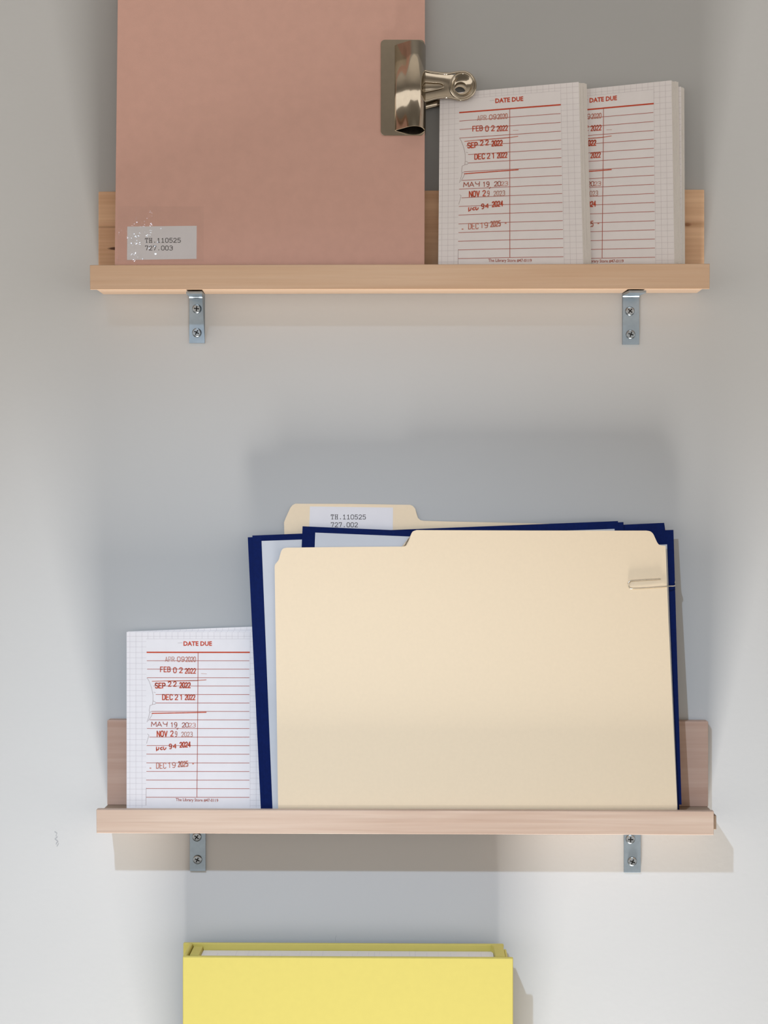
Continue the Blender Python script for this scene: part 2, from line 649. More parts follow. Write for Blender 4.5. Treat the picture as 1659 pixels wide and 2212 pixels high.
class Page:
    """gently curved page through four corners (TL, TR, BL, BR), given as photo column/row and distance from the wall"""
    def __init__(s, tl, tr, bl, br, zb, bow=0.0):
        s.c = [at_y(*tl), at_y(*tr), at_yz(bl[0], bl[1], zb), at_yz(br[0], br[1], zb)]
        s.bow = bow
        # v reaches 1 at the board; page units are scaled so that the print keeps its size
    def __call__(s, u, v, w=0.0, fan=0.0):
        a, b, c, d = s.c
        p = (a * (1 - u) + b * u) * (1 - v) + (c * (1 - u) + d * u) * v
        p = p + Vector((fan * w, w, 0))
        p.y -= s.bow * math.sin(math.pi * u) * v
        return p


def page_slab(bm, S, w0, w1, n=10, m=10, fan=0.0, u0=0.0, u1=1.0, v0=0.0, mi=0):
    def grid(w):
        return [[bm.verts.new(S(u0 + (u1 - u0) * i / n, v0 + (1 - v0) * j / m, w, fan)) for i in range(n + 1)] for j in range(m + 1)]
    A, B = grid(w0), grid(w1)
    for j in range(m):
        for i in range(n):
            bm.faces.new((A[j][i], A[j][i + 1], A[j + 1][i + 1], A[j + 1][i])).material_index = mi
            bm.faces.new((B[j][i], B[j + 1][i], B[j + 1][i + 1], B[j][i + 1])).material_index = mi
    rim = [(0, i) for i in range(n)] + [(j, n) for j in range(m)] + [(m, i) for i in range(n, 0, -1)] + [(j, 0) for j in range(m, 0, -1)]
    for k in range(len(rim)):
        (j0, i0), (j1, i1) = rim[k], rim[(k + 1) % len(rim)]
        bm.faces.new((A[j0][i0], B[j0][i0], B[j1][i1], A[j1][i1])).material_index = mi


def printed(S, shapes, eps, vscale):
    bm = bmesh.new()
    for pts, mi in shapes:
        if any(y * vscale > 0.999 for _, y in pts):
            continue
        vs = [bm.verts.new(S(x / PW, y * vscale, -eps)) for x, y in pts]
        try:
            bm.faces.new(vs).material_index = mi
        except ValueError:
            pass
    return bm


def notepad(S, t, fan, label, group, with_form=True, vscale=1 / PH, grid=True):
    base = (S(0, 1) + S(1, 1)) / 2
    root = empty('notepad', base, label, 'notepad', group)
    bm = bmesh.new()
    page_slab(bm, S, 0, 0.0003, 12, 12)
    obj('cover_sheet', bm, M['paper'], root, smooth=False)
    bm = bmesh.new()
    n = 6
    for i in range(n):
        a = 0.0003 + (t - 0.0003) * i / n
        b = 0.0003 + (t - 0.0003) * (i + 0.8) / n
        j = random.uniform(0.0, 0.003)
        page_slab(bm, S, a + 0.00003, b, 4, 4, fan, 0.002 + j, 0.998 + random.uniform(-.003, .002), 0.001 + j)
    obj('page_block', bm, M['page_edge'], root)
    if grid:
        obj('grid_lines', printed(S, GRID, 0.00006, vscale), M['grid'], root, recalc=False)
    if with_form:
        obj('printed_form', printed(S, FORM, 0.00014, vscale), FORM_MATS, root, label='due-date slip printed and stamped in red', recalc=False)
    return root


# ------------------------------------------------------------------ screws and brackets
def screw_mesh():
    bm = bmesh.new()
    R, h = 0.0036, 0.0018
    n = 28
    def ring(r, y):
        return [bm.verts.new((r * math.cos(2 * math.pi * k / n), y, r * math.sin(2 * math.pi * k / n))) for k in range(n)]
    rings = [ring(R, 0), ring(R, -h * 0.35), ring(R * 0.93, -h * 0.75), ring(R * 0.74, -h * 0.98)]
    for A, B in zip(rings, rings[1:]):
        for k in range(n):
            bm.faces.new((A[k], A[(k + 1) % n], B[(k + 1) % n], B[k])).smooth = True
    a, l = R * 0.115, R * 0.56
    cr = [(a, l), (a, a), (l, a), (l, -a), (a, -a), (a, -l), (-a, -l), (-a, -a), (-l, -a), (-l, a), (-a, a), (-a, l)]
    top = [bm.verts.new((x, -h * 1.0, z)) for x, z in cr]
    bot = [bm.verts.new((x * 0.8, -h * 0.25, z * 0.8)) for x, z in cr]
    e = []
    last = rings[-1]
    for k in range(n):
        e.append(bm.edges.get((last[k], last[(k + 1) % n])))
    for k in range(12):
        e.append(bm.edges.new((top[k], top[(k + 1) % 12])))
    bmesh.ops.triangle_fill(bm, use_beauty=True, edges=e)
    for k in range(12):
        bm.faces.new((top[k], top[(k + 1) % 12], bot[(k + 1) % 12], bot[k])).material_index = 1
    f = bm.faces.new(bot)
    f.material_index = 1
    bmesh.ops.triangulate(bm, faces=[f])
    bmesh.ops.recalc_face_normals(bm, faces=bm.faces)
    me = bpy.data.meshes.new('screw')
    bm.to_mesh(me)
    bm.free()
    me.materials.append(M['screw'])
    me.materials.append(M['recess'])
    return me


SCREW = screw_mesh()


def bracket(parent, pxa, pxb, bottom, ztop, screws, twist=0.0, drop=0.0013, leg=0.027):
    """L-shaped corner brace: one leg on the wall, the other under the board"""
    t = 0.0021
    pa, pb = at_y(pxa, bottom, -t), at_y(pxb, bottom, -t)
    x0, x1 = pa.x, pb.x
    z0 = pa.z
    zt = ztop - 0.0004
    prof = []                                  # (y, z) outer then inner
    prof.append((-0.0002, z0))
    prof.append((-0.0002, zt - 0.0022))
    prof.append((-0.0009, zt - 0.0007))
    prof.append((-0.0024, zt))
    prof.append((-leg, zt - drop))
    prof.append((-leg, zt - drop - t * 0.9))
    r = 0.0016
    for k in range(4):
        a = math.pi / 2 * k / 3
        prof.append((-t - r + r * math.sin(a), zt - t - r + r * math.cos(a)))
    prof.append((-t, z0))
    bm = bmesh.new()
    def P(x, y, z):
        return Vector((x + twist * (-y), y, z))
    prism(bm, [P(x0, y, z) for y, z in prof], Vector((x1 - x0, 0, 0)))
    b = obj('angle_bracket', bm, M['zinc'], parent, label='zinc-plated steel corner brace', origin=((x0 + x1) / 2, 0, z0))
    md = b.modifiers.new('soft', 'BEVEL')
    md.width = 0.0003
    md.segments = 2
    for i, (px, py, rot) in enumerate(screws):
        s = bpy.data.objects.new('screw', SCREW)
        COL.objects.link(s)
        s.parent = b
        p = at_y(px, py, -t - 0.0008)
        p.y = -t
        s.location = p - world_loc(b)
        s.rotation_euler = (0, rot, 0)
        s['label'] = 'cross-head screw'
    return b


# ------------------------------------------------------------------ shelves
BT = 0.010                         # board thickness at the back
LY0, LY1 = -0.048, -0.0425          # front and back of the lip


def shelf(label, lip, board_x, back_top, floor_z, under_z, mats, brackets=(), over=-0.0003, ly=(LY0, LY1)):
    """lip: four photo corners TL TR BR BL on the front face; board_x: left and right columns of board and back"""
    y0, y1 = ly
    L = [at_y(x, y, y0) for x, y in lip]
    xm = (L[0].x + L[1].x) / 2
    root = empty('wall_shelf', (xm, 0, under_z), label, 'shelf', 'pine ledges on the wall')
    xa, xb = at_yz(board_x[0], -BT, 0).x, at_yz(board_x[1], -BT, 0).x
    bm = bmesh.new()
    box(bm, xa, xb, -BT, -0.0002, floor_z, back_top)
    bevel(bm, 0.0006)
    obj('back_board', bm, mats[1], root)
    xa, xb = max(xa, L[0].x + 0.0003), min(xb, L[1].x + over)
    bm = bmesh.new()
    box(bm, xa, xb, y1, -0.0002, under_z, floor_z)
    bevel(bm, 0.0004)
    obj('shelf_board', bm, mats[2], root)
    bm = bmesh.new()
    prism(bm, L, Vector((0, y1 - y0, 0)))
    zm = (L[0].z + L[2].z) / 2
    for v in bm.verts:                     # lower back arris planed off
        if v.co.y > (y0 + y1) / 2 and v.co.z < zm:
            v.co.z += 0.0022
    bevel(bm, 0.00035, 2)
    obj('front_lip', bm, mats[0], root)
    for b in brackets:
        bracket(root, *b[:3], under_z, b[3], **(b[4] if len(b) > 4 else {}))
    return root


# heights of the boards
FZ_UP = at_y(880, 571, LY0).z - 0.0028
UZ_UP = at_y(880, 634.5, 0).z
FZ_LO = at_y(880, 1741, -BT).z
UZ_LO = FZ_LO - 0.0107
FZ_3 = FZ_LO - 0.350

UPX = at_yz(863, 0, 0).x
wood_lip_up = wood('pine_upper_lip', (195, 165, 138), (185, 150, 120), seed=1.3)
wood_back_up = wood('pine_upper_back', (238, 198, 160), (206, 158, 121), seed=4.1,
                    knots=[(-0.2175, 0.0340, 0.0085, 0.0014, 3.0, (96, 58, 36)), (-0.222, 0.0505, 0.03, 0.0012, 0.8, (170, 128, 96)),
                           (0.2215, 0.0512, 0.0035, 0.0018, 1.6, (120, 74, 44)), (0.222, 0.0515, 0.03, 0.0035, 0.75, (176, 126, 88))])
wood_board_shaded = wood('pine_board_shaded', (152, 131, 112), (140, 117, 97), seed=7.7)  # board pine darkened in colour, shading an underside lit too brightly
wood_lip_lo = wood('pine_lower_lip', (195, 174, 157), (166, 137, 118), seed=12.9, amount=1.15)
wood_back_lo = wood('pine_lower_back', (188, 158, 141), (171, 137, 119), seed=20.2)

shelf('upper pale pine ledge holding the pink book and two pairs of notepads',
      [(194, 572.5), (1533.5, 569.5), (1533, 624.5), (194.5, 626)], (212.5, 1521.5), at_y(880, 411.5, -BT).z, FZ_UP, UZ_UP,
      (wood_lip_up, wood_back_up, wood_board_shaded),
      [(408.5, 442, 741, [(425, 667, 0.1), (425, 718.5, 0.5)], dict(twist=0.05)),
       (1344.5, 1380.5, 744, [(1361, 672, 0.72), (1362.5, 722.5, 0.3)], dict(twist=0.06))])
shelf('lower pale pine ledge holding manila and navy folders',
      [(208, 1748.5), (1542, 1752.5), (1542, 1804), (208.5, 1800)], (231.5, 1530), at_y(880, 1557, -BT).z, FZ_LO, UZ_LO,
      (wood_lip_lo, wood_back_lo, wood_board_shaded),
      [(410, 444, 1881.5, [(425, 1808, 0.65), (426.5, 1857, 0.45)]),
       (1348, 1384, 1885, [(1362, 1813, 0.02), (1366, 1861, 0.4)])], over=0.003)
y3 = (-0.062, -0.054)
lp3 = [at_yz(x, y3[0], 0).x for x in (398, 1104)]
root3 = empty('wall_shelf', (sum(lp3) / 2, 0, FZ_3 - 0.0107), 'narrow pine ledge directly under the yellow book', 'shelf', 'pine ledges on the wall')
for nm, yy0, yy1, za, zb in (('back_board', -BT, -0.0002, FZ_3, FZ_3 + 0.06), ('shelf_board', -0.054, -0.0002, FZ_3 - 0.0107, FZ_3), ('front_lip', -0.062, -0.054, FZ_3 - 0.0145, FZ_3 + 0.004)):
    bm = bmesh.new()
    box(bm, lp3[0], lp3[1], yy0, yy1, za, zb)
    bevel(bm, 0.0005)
    obj(nm, bm, wood_board_shaded, root3)

# ------------------------------------------------------------------ pink book with clip
pk = Plane(-0.0303, 0.085, FZ_UP, 0.040)
PT = 0.010
ZTOP = at_y(0, -250, -0.02).z
LB, RB, LT, RT = (247.5, None), (917, None), (257, -250), (918.5, -250)


def frac(a, b, y):                         # photo column at row y between two ends (row None is 590)
    ya, yb = (590 if a[1] is None else a[1]), (590 if b[1] is None else b[1])
    return a[0] + (b[0] - a[0]) * (y - ya) / (yb - ya)


book = empty('hardcover_book', pk.pt(582, None, PT / 2), 'large pink hardcover book with a white label near its foot, on the upper ledge', 'book')
bm = bmesh.new(); sheet(bm, pk, [LT, RT, RB, LB], 0, 0.0022); bevel(bm, 0.0005)
obj('front_cover', bm, M['pink'], book)
bm = bmesh.new(); sheet(bm, pk, [LT, RT, RB, LB], PT - 0.0022, PT); bevel(bm, 0.0005)
obj('back_cover', bm, M['pink'], book)
bm = bmesh.new(); sheet(bm, pk, [LT, (LT[0] + 6, LT[1]), (LB[0] + 6, None), LB], 0.0022, PT - 0.0022)
obj('spine', bm, M['pink'], book)
bm = bmesh.new(); sheet(bm, pk, [(LT[0] + 7, -242), (RT[0] - 7, -242), (RB[0] - 7, 586), (LB[0] + 7, 586)], 0.0023, PT - 0.0023)
obj('page_block', bm, M['page_edge'], book)


def typed(plane, lines, w, parent, name='typed_text'):
    o = []
    for t, x0, x1, yb, h, sl in lines:
        write(o, t, x0, x1, yb, h, 1.25, 0, glyphs=TY, slope=sl, pitch=0.84)
    bm = bmesh.new()
    for pts, mi in o:
        bm.faces.new([bm.verts.new(plane.pt(x, y, w)) for x, y in pts])
    return obj(name, bm, M['ink'], parent, label='two typed lines of a catalogue number', recalc=False)


bm = bmesh.new(); sheet(bm, pk, [(275, 489.5), (425, 487.8), (424.6, 559.3), (274.4, 561.6)], -0.00012, -0.00002)
lab = obj('label', bm, M['label'], book, label='white paper label')
typed(pk, [('TH.110525', 313.5, 390, 524, 9.0, -0.004), ('727.003', 313.5, 372.5, 540.4, 9.0, 0)], -0.00017, lab)
# clear tape laid over the label, buckled along its left end
bm = bmesh.new()
tx, ty = 60, 44
def tape_lift(i, j):
    u, v = i / tx, j / ty
    left = max(0.0, 1 - u / 0.16)
    lift = 0.0003 + 0.00045 * left + 0.00030 * max(0.0, 1 - u / 0.75) * (1 - v)
    return lift + random.uniform(0, 0.00024) * left + random.uniform(0, 0.00002) * max(0.0, 1 - u)


TV = [[bm.verts.new(pk.pt(254 + 186 * i / tx, 446 + 119 * j / ty, -tape_lift(i, j))) for i in range(tx + 1)] for j in range(ty + 1)]
for j in range(ty):
    for i in range(tx):
        bm.faces.new((TV[j][i], TV[j][i + 1], TV[j + 1][i + 1], TV[j + 1][i]))
obj('clear_tape', bm, M['tape'], book, label='strip of clear glossy tape', smooth=True)

# bulldog clip: local frame on the cover, millimetres from the fore edge at row 190
q = 0.001
cO = pk.pt(918, 190)
cU = (pk.pt(930, 190) - pk.pt(900, 190)).normalized()
cN = -pk.back
cV = cN.cross(cU)
if cV.z < 0:
    cV = -cV


def cl(x, y, n):
    return pk.pt(918 + x / 0.3515, 190 - y / 0.3515) + cN * n * q


clip = empty('bulldog_clip', cl(-16, -36, -5), 'shiny nickel bulldog clip gripping the fore edge of the pink book', 'clip')


def rounded(x0, x1, y0, y1, r, k=5):
    out = []
    for cx, cy, a0 in ((x1 - r, y1 - r, 0), (x0 + r, y1 - r, 90), (x0 + r, y0 + r, 180), (x1 - r, y0 + r, 270)):
        for i in range(k + 1):
            a = math.radians(a0 + 90 * i / k)
            out.append((cx + r * math.cos(a), cy + r * math.sin(a)))
    return out


def jaw(n0, n1, name):
    bm = bmesh.new()
    prism(bm, [cl(x, y, n0) for x, y in rounded(-33.6, -0.3, -36.4, 36.4, 3.2)], cN * (n1 - n0) * q)
    # low raised bead where the jaw folds into the spring
    s = 1 if n1 > n0 else -1
    pts = [cl(-22.2 + 0.35 * math.sin(y * 1.1), y, n1) for y in [-30 + i for i in range(61)]]
    tube(bm, pts, 0.00055, n=6)
    b = obj(name, bm, M['chrome'], clip, origin=cl(-16, 0, 0))
    md = b.modifiers.new('soft', 'BEVEL'); md.width = 0.0003; md.segments = 2; md.limit_method = 'ANGLE'
    return b


jaw(0.05, 0.85, 'jaw_plate')
jaw(-10.05, -10.8, 'jaw_plate')


def spring():
    prof = []
    xc, rx, ry = -11.2, 11.8, 11.5
    knots = [(-23.0, 0.9), (-22.2, 2.2), (-20.0, 4.2), (-17.0, 6.6), (-15.4, 8.0), (-13.6, 9.6), (-11.6, 10.9), (-9.0, 11.6),
             (-6.4, 11.4), (-4.6, 10.6), (-3.0, 9.0), (-1.4, 6.4), (-0.2, 3.2), (0.5, 0.6)]
    prof += [tuple(p.xy) for p in smooth_path([Vector((a, b, 0)) for a, b in knots], 3)]
    prof.append((0.75, -3)); prof.append((0.75, -7))
    rb = 6.5
    for i in range(25):                              # rear curl
        a = -math.pi * i / 24
        prof.append((xc + rx * math.cos(a), -10.9 + rb * math.sin(a)))
    bm = bmesh.new()
    th = 0.7
    n = len(prof)
    inner = []
    for i in range(n):
        a = Vector(prof[max(0, i - 1)]); b = Vector(prof[min(n - 1, i + 1)])
        t = (b - a).normalized()
        inner.append((prof[i][0] - t.y * -th * -1, prof[i][1] - t.x * th))
    inner = [(prof[i][0] + (Vector(prof[min(n - 1, i + 1)]) - Vector(prof[max(0, i - 1)])).normalized().y * th,
              prof[i][1] - (Vector(prof[min(n - 1, i + 1)]) - Vector(prof[max(0, i - 1)])).normalized().x * th) for i in range(n)]
    Y0, Y1 = -32.6, 31.8
    ov = [[bm.verts.new(cl(x, y, m)) for x, m in prof] for y in (Y0, Y1)]
    iv = [[bm.verts.new(cl(x, y, m)) for x, m in inner] for y in (Y0, Y1)]
    for i in range(n - 1):
        f = bm.faces.new((ov[0][i], ov[0][i + 1], ov[1][i + 1], ov[1][i])); f.smooth = True
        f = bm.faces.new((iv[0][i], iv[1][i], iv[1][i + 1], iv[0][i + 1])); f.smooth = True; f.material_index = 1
        bm.faces.new((ov[0][i], iv[0][i], iv[0][i + 1], ov[0][i + 1]))
        bm.faces.new((ov[1][i], ov[1][i + 1], iv[1][i + 1], iv[1][i]))
    for i in (0, n - 1):
        bm.faces.new((ov[0][i], ov[1][i], iv[1][i], iv[0][i]))
    return obj('spring_body', bm, [M['chrome'], M['inside_shade']], clip, origin=cl(-11, 0, 0), label='rolled spring back, open at both ends')


spring()
def P2(px, py):
    return ((px - 918) * 0.3515, (190 - py) * 0.3515)


def handle(sgn, n0, n1, shift):
    """stamped handle: a rolled rim around a dished plate with an eye at its end"""
    def h(px, py, n=0.0):
        x, y = P2(px, py)
        base = n0 + (n1 - n0) * (x + 1) / 38.0
        return cl(x, y + shift, base + sgn * n)
    bm = bmesh.new()
    rim = [(913, 154.5), (930, 158.3), (950, 161), (965, 162.3), (976, 161.2), (985, 159.6)]
    ring = []
    for i in range(13):
        a = math.radians(95 - 190 * i / 12)
        ring.append((998 + 28.2 * math.cos(a), 188.5 - 30.0 * math.sin(a)))
    low = [(986, 217.3), (970, 213.5), (957, 213), (940, 215.5), (927, 219), (913, 222.5)]
    path = smooth_path([h(x, y, 0.6) for x, y in rim + ring + low], 4)
    tube(bm, path, 0.00095, n=10)
    # plate between the rims, sunk in the middle
    top = [(913, 156), (930, 159.5), (950, 162), (965, 163.5), (974, 163.5), (982, 165.5)]
    bot = [(913, 221), (930, 217), (950, 213), (965, 212), (974, 212.5), (982, 211)]
    rows = []
    for (xa, ya), (xb, yb) in zip(top, bot):
        row = []
        for j in range(13):
            t = j / 12
            dip = -1.2 * math.sin(math.pi * t) ** 0.8 + (1.1 * math.exp(-((t - 0.5) / 0.16) ** 2) if xa < 960 else 0)
            row.append(h(xa, ya + (yb - ya) * t, dip))
        rows.append(row)
    V = [[bm.verts.new(p) for p in r] for r in rows]
    for i in range(len(V) - 1):
        for j in range(12):
            bm.faces.new((V[i][j], V[i + 1][j], V[i + 1][j + 1], V[i][j + 1])).smooth = True
    # pressed channel
    tube(bm, smooth_path([h(x, y, 0.35) for x, y in [(913, 178), (935, 180), (950, 181.5), (957, 184.5), (958, 188), (957, 191), (950, 194), (935, 197), (913, 201)]], 3), 0.0005, n=8)
    # eye: dish with a hole
    prof = [(28.0, 30, 0.3), (25.5, 27.5, 0.9), (23.5, 25.5, 0.8), (20, 21.5, -0.9), (16, 16.5, -2.4), (13, 12.5, -2.9)]
    R_ = []
    for rx, ry, n in prof:
        R_.append([bm.verts.new(h(998 + rx * math.cos(2 * math.pi * k / 32) - (3 if n < -2 else 0), 188.5 + ry * math.sin(2 * math.pi * k / 32), n)) for k in range(32)])
    for A, B in zip(R_, R_[1:]):
        for k in range(32):
            bm.faces.new((A[k], A[(k + 1) % 32], B[(k + 1) % 32], B[k])).smooth = True
    tube(bm, [h(998 + 24.4 * math.cos(2 * math.pi * k / 40), 188.5 + 26.4 * math.sin(2 * math.pi * k / 40), 0.9) for k in range(40)], 0.00055, closed=True, n=8)
    return obj('handle', bm, M['chrome'], clip, label='stamped handle with an eye at its end', recalc=False)


handle(1, 1.5, 3.0, 0)
handle(-1, -11.5, -13.0, -0.6)

# ------------------------------------------------------------------ notepads on the upper ledge
def corner(tl, tr, blx, brx, ytl, ytr, ybl, ybr, zb, bow=0.0):
    return Page((tl[0], tl[1], ytl), (tr[0], tr[1], ytr), (blx, ybl), (brx, ybr), zb, bow)


zf = FZ_UP + 0.0001
VS = 1 / 395.0
# rear pad of each pair first
S = corner((954, 208), (1263.5, 184), 950, 1264, -0.0100, -0.0180, -0.0262, -0.0338, zf)
notepad(S, 0.0038, 0.0, 'white gridded notepad tucked behind the left due-date pad beside the pink book', 'due-date notepads on the upper ledge', False, VS)
S = corner((950, 203), (1250, 177), 946.5, 1260, -0.0142, -0.0222, -0.0304, -0.0380, zf, 0.0012)
notepad(S, 0.0038, 1.9, 'white due-date notepad in front, directly beside the pink book on the upper ledge', 'due-date notepads on the upper ledge', True, VS)
S = corner((1172, 209), (1471.5, 187), 1165, 1473, -0.0066, -0.0146, -0.0222, -0.0298, zf)
notepad(S, 0.0034, 1.0, 'plain gridded notepad at the right end of the upper ledge, rearmost in its pair', 'due-date notepads on the upper ledge', False, VS)
S = corner((1156, 203.5), (1450.5, 173.5), 1147, 1457, -0.0103, -0.0183, -0.0260, -0.0338, zf, 0.0012)
notepad(S, 0.0034, 1.9, 'right-hand due-date notepad on the upper ledge, its left side hidden by the first pad', 'due-date notepads on the upper ledge', True, VS)

# ------------------------------------------------------------------ folders and papers on the lower ledge
zl = FZ_LO + 0.0001
T = 0.00035
# rear manila folder with the labelled tab
p = Plane(-0.0300, 0.124, zl)
out = [(614, 1150), (613.5, 1128), (618, 1117), (622, 1108), (627, 1097), (632, 1091), (638, 1088), (760, 1088.5), (886, 1090.5), (892, 1093), (897, 1099),
       (900, 1110), (903, 1119), (908, 1123.5), (916, 1125), (960, 1126.3), (1180, 1131), (1438, 1142), (1456, None), (626, None)]
r = empty('file_folder', p.pt(1040, None), 'rear manila file folder with a labelled tab, behind the navy folders', 'folder')
bm = bmesh.new(); sheet(bm, p, out, 0, T)
obj('back_flap', bm, M['manila'], r)
bm = bmesh.new(); sheet(bm, p, [(616, 1180), (1438, 1192), (1456, None), (626, None)], -0.0009, -0.0009 + T)
obj('front_flap', bm, M['manila'], r)
bm = bmesh.new(); sheet(bm, p, [(669.5, 1094), (849, 1096.5), (848.5, 1146), (668, 1145)], -0.00014, -0.00002)
lab = obj('label', bm, M['label'], r, label='white paper label on the tab')
typed(p, [('TH.110525', 715, 790, 1121.3, 9.2, 0.003), ('727.002', 715, 772.5, 1138.2, 9.2, 0.003)], -0.0002, lab)


def blue_folder(plane, rear, front, label, gap=0.0004):
    r = empty('paper_folder', plane.pt((front[-1][0] + front[-2][0]) / 2, None), label, 'folder', 'navy paper folders')
    bm = bmesh.new(); sheet(bm, plane, rear, gap, gap + T)
    obj('back_flap', bm, M['blue'], r)
    bm = bmesh.new(); sheet(bm, plane, front, 0, T)
    obj('front_flap', bm, M['blue'], r)
    return r


def paper(plane, outline, label, w=0.0):
    bm = bmesh.new()
    sheet(bm, plane, outline, w, w + 0.00018)
    base = plane.pt((outline[-1][0] + outline[-2][0]) / 2, None)
    o = obj('paper_sheet', bm, M['white'], origin=base)
    return tag(o, label, 'paper', 'white sheets in the navy folders')


pc = Plane(-0.0335, 0.0975, zl)
blue_folder(pc, [(668, 1168), (1455, 1144.5), (1463.5, 1440), (1472.5, 1738), (1100, 1748), (694, None)],
            [(650, 1166), (1434.7, 1129.3), (1437.3, 1146), (1468, None), (684, None)],
            'navy folder whose corners stick out furthest right, behind the other navy folders')
paper(Plane(-0.0344, 0.0977, zl), [(680, 1200), (1441, 1176), (1446.5, 1330), (1464.3, None), (704, None)],
      'white sheet showing as a thin strip along the right edge of the front manila folder')
pa = Plane(-0.0353, 0.0979, zl)
blue_folder(pa, [(535, 1160.5), (1347, 1127.7), (1371, None), (563.5, None)],
            [(545, 1156.8), (1335, 1125.5), (1360, None), (572, None)],
            'navy folder leaning left, its long left edge beside the lower notepads')
paper(Plane(-0.0358, 0.0981, zl), [(565, 1168.5), (1327.5, 1142.5), (1350, None), (589, None)],
      'white sheet in the left-leaning navy folder, showing as a tall strip beside the manila folder')
pb = Plane(-0.0367, 0.0983, zl)
blue_folder(pb, [(655.5, 1140), (1412, 1168.5), (1388, None), (630, None)],
            [(653.5, 1136.8), (1409, 1169), (1385, None), (628, None)],
            'navy folder tipped to the right, its upper left corner just below the labelled tab')
paper(Plane(-0.0372, 0.0985, zl), [(681, 1150.5), (1400, 1180.5), (1376, None), (657, None)],
      'white sheet in the right-tipped navy folder, showing above the front manila folder')

# front manila folder, creased at the foot
pf = Plane(-0.0394, 0.100, zl)
def curve2(pts, k=4):
    return [(p.x, p.y) for p in smooth_path([Vector((x, y, 0)) for x, y in pts], k)]


fo = (curve2([(593.2, 1226), (594.0, 1220), (598.0, 1214.5), (602.0, 1209), (604.6, 1200), (607.4, 1190.5), (612, 1185), (620, 1183)]) + [(740, 1181.5)]
      + curve2([(868, 1180.6), (876, 1179.4), (881, 1175), (885, 1164), (888, 1154), (892, 1148), (900, 1145)]) + [(1150, 1146)]
      + curve2([(1396, 1146.2), (1405, 1148), (1411, 1153.5), (1416, 1164), (1420.5, 1173), (1426, 1177.6), (1437.8, 1179)])
      + [(1443.5, 1330), (1462.6, 1739), (600.6, 1739), (597, 1480)])
r = empty('file_folder', pf.pt(1030, None), 'front manila file folder, large and blank, in front of the navy folders', 'folder')
bm = bmesh.new(); sheet(bm, pf, fo, 0, 0.0004)
# the crease: the last few millimetres tuck under
cols = 12
foot = []
for j, (py, w) in enumerate(((1739, 0.0), (1742.5, 0.00015), (1748, 0.0005), (1753, 0.0009), (1756.5, 0.0012))):
    foot.append([bm.verts.new(pf.pt(600.6 + (1462.6 - 600.6) * i / cols + 0.05 * j, py, w)) for i in range(cols + 1)])
for A, B in zip(foot, foot[1:]):
    for i in range(cols):
        bm.faces.new((A[i], A[i + 1], B[i + 1], B[i])).smooth = True
obj('front_flap', bm, M['manila'], r)
bm = bmesh.new(); sheet(bm, pf, [(597, 1219), (1434, 1219), (1461, None), (603, None)], 0.0013, 0.0017)
obj('back_flap', bm, M['manila'], r)

# paper clip over the right edges
front = Plane(-0.0394, 0.100, zl)
def pcp(px, py, w):
    return front.pt(px, py, w)
wire = [pcp(1426, 1250.5, -0.0007), pcp(1395, 1252.3, -0.0007), pcp(1366, 1254.2, -0.0007), pcp(1359.5, 1256.5, -0.0007), pcp(1356.8, 1262, -0.0007),
        pcp(1359, 1268, -0.0007), pcp(1365, 1271, -0.0007), pcp(1400, 1269.5, -0.0007), pcp(1440, 1266.5, -0.0006), pcp(1456.5, 1265.5, 0.002),
        pcp(1460.3, 1263, 0.0040), pcp(1460.8, 1257, 0.0062), pcp(1459, 1252, 0.0072), pcp(1440, 1250.5, 0.0074), pcp(1385, 1253, 0.0074), pcp(1380, 1257, 0.0074),
        pcp(1385, 1261, 0.0074), pcp(1436, 1259, 0.0074)]
bm = bmesh.new()
tube(bm, smooth_path(wire, 5), 0.00048, n=8)
o = obj('paper_clip', bm, M['wire'], origin=pcp(1410, 1262, 0))
tag(o, 'small steel wire paper clip on the right edge of the front manila folder', 'paper clip')

# ------------------------------------------------------------------ notepads on the lower ledge
VL = 1 / PH
k = 0.0012
S = corner((278, 1364), (586, 1352), 276.5, 583, -0.0062, -0.0054, -0.0190, -0.0186, zl)
notepad(S, 0.0022, 0.0, 'rearmost white notepad on the lower ledge, its top edge showing highest on the right', 'due-date notepads on the lower ledge', False, VL)
S = corner((276, 1364.2), (583, 1361.5), 275.5, 581, -0.0094, -0.0086, -0.0216, -0.0212, zl)
notepad(S, 0.0022, 0.0, 'middle white notepad on the lower ledge, a sliver above the front due-date pad', 'due-date notepads on the lower ledge', False, VL)
S = corner((273.5, 1365.2), (580, 1365.2), 273.5, 580, -0.0120, -0.0112, -0.0244, -0.0236, zl)
notepad(S, 0.0024, 0.0, 'white due-date notepad at the left end of the lower ledge, whole red form showing', 'due-date notepads on the lower ledge', True, VL)

# ------------------------------------------------------------------ yellow book
zt = at_y(750, 2067.5, -0.050).z
yf, yb = -0.050, -0.012
xl, xr = at_yz(394.5, yf, 0).x, at_yz(1108.5, yf, 0).x
z3 = FZ_3 + 0.0001
yel = empty('hardcover_book', ((xl + xr) / 2, (yf + yb) / 2, z3), 'yellow cloth-bound book with gridded white pages, below the lower ledge', 'book')
bm = bmesh.new(); box(bm, xl, xr, yf, yf + 0.003, z3, zt); bevel(bm, 0.0008, 3)
obj('front_cover', bm, M['yellow'], yel)
xbl, xbr = at_yz(397, yb, 0).x, at_yz(1087.5, yb, 0).x
zbk = at_y(750, 2036.5, yb).z
bm = bmesh.new(); box(bm, xbl, xbr, yb - 0.003, yb, z3, zbk); bevel(bm, 0.0006, 2)
obj('back_cover', bm, M['yellow'], yel)
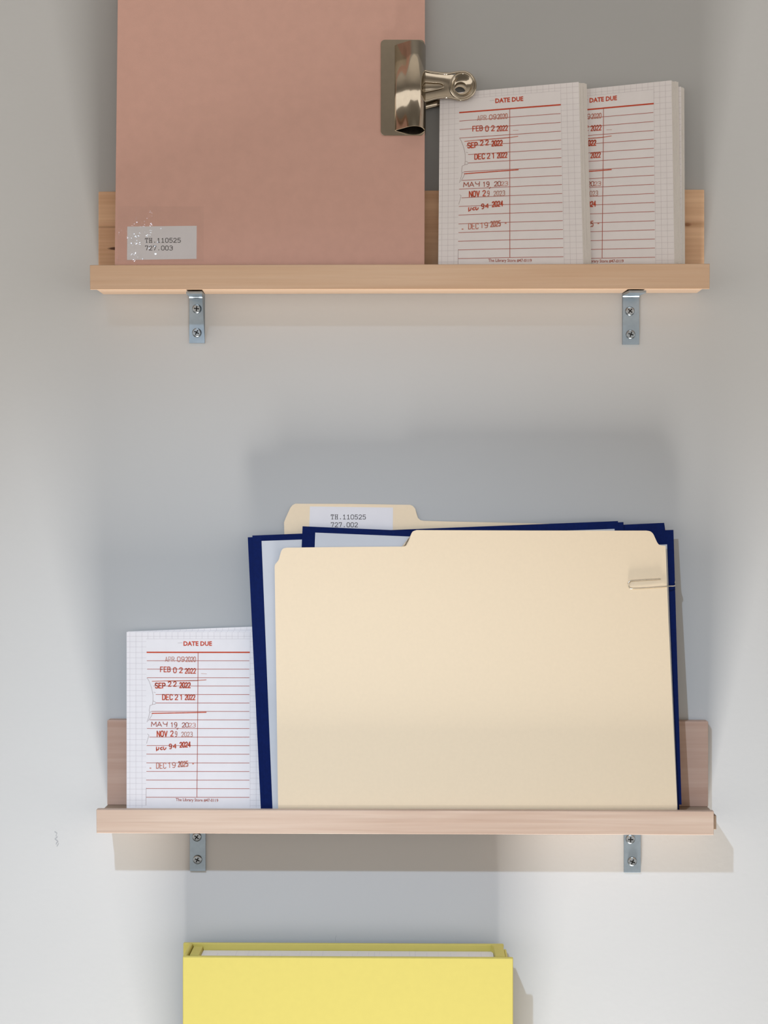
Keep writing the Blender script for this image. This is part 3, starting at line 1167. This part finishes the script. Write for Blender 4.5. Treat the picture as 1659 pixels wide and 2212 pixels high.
# spine on the left, rounded
xs = at_yz(411, -0.03, 0).x
bm = bmesh.new(); box(bm, xl + 0.0002, xs, yf + 0.003, yb - 0.003, z3, zt + 0.0004); bevel(bm, 0.0012, 3)
obj('spine', bm, M['yellow'], yel)
# tucked corner tab inside the spine
xt = at_yz(437, -0.02, 0).x
bm = bmesh.new(); box(bm, xs + 0.0006, xt, -0.0375, yb - 0.0034, z3, zt - 0.0022); bevel(bm, 0.0005, 2)
obj('corner_tab', bm, M['yellow'], yel, label='folded-in yellow corner tab')
# fore-edge wall with a mitred corner
xw0, xw1 = at_yz(1068, -0.03, 0).x, at_yz(1088.5, -0.03, 0).x
bm = bmesh.new()
prism(bm, [Vector((xw0, yf + 0.003, zt + 0.0002)), Vector((xw1, yf + 0.003, zt + 0.0002)), Vector((xw1, yb - 0.003, zt + 0.0002)), Vector((xw0 - 0.0018, yb - 0.0032, zt - 0.0004)), Vector((xw0, -0.0205, zt - 0.0002))],
      Vector((0, 0, z3 - zt)))
obj('fore_edge_wall', bm, M['yellow'], yel)
xw2 = at_yz(1094.5, -0.03, 0).x
bm = bmesh.new(); box(bm, xw1 + 0.0003, xw2, yf + 0.003, yb - 0.012, z3, zt - 0.0008); bevel(bm, 0.0008, 2)
obj('cover_hinge', bm, M['yellow'], yel)
zp = zt - 0.0054
bm = bmesh.new(); box(bm, xt - 0.0004, xw0 - 0.0004, yf + 0.0032, yb - 0.0034, z3, zp)
pg = obj('page_block', bm, M['page_edge'], yel)
bm = bmesh.new()
random.seed(5)
x = xs + 0.02
while x < xw0 - 0.004:
    w = random.choice((0.00018, 0.0003, 0.0003))
    a = -0.040 + random.uniform(0, 0.014)
    box(bm, x, x + w, a, min(yb - 0.004, a + random.uniform(0.01, 0.02)), zp, zp + 0.00005)
    x += random.choice((0.0045, 0.009, 0.0135)) + random.uniform(-0.0006, 0.0006)
obj('grid_marks', bm, M['grid'], pg)

# faint scuffs on the wall paint
M['scuff'] = mat('wall_scuff', (158, 159, 160), 0.8, 0.06, 500)
bm = bmesh.new()
for pts, w in (([(118, 1797), (123, 1800), (121, 1806)], 1.2), ([(124, 1808), (119, 1813), (125, 1818), (121, 1824)], 1.4), ([(127, 1822), (123, 1829)], 1.1),
               ([(726, 2021), (724.5, 2027), (725, 2033)], 0.7), ([(1476, 352), (1482, 351)], 0.7), ([(1479, 356), (1478, 363)], 0.7)):
    o = []
    ribbon(o, pts, w, 0)
    for q, mi in o:
        bm.faces.new([bm.verts.new(at_y(x, y, -0.00008)) for x, y in q])
obj('scuff_marks', bm, M['scuff'], bpy.data.objects['wall_back'], recalc=False)
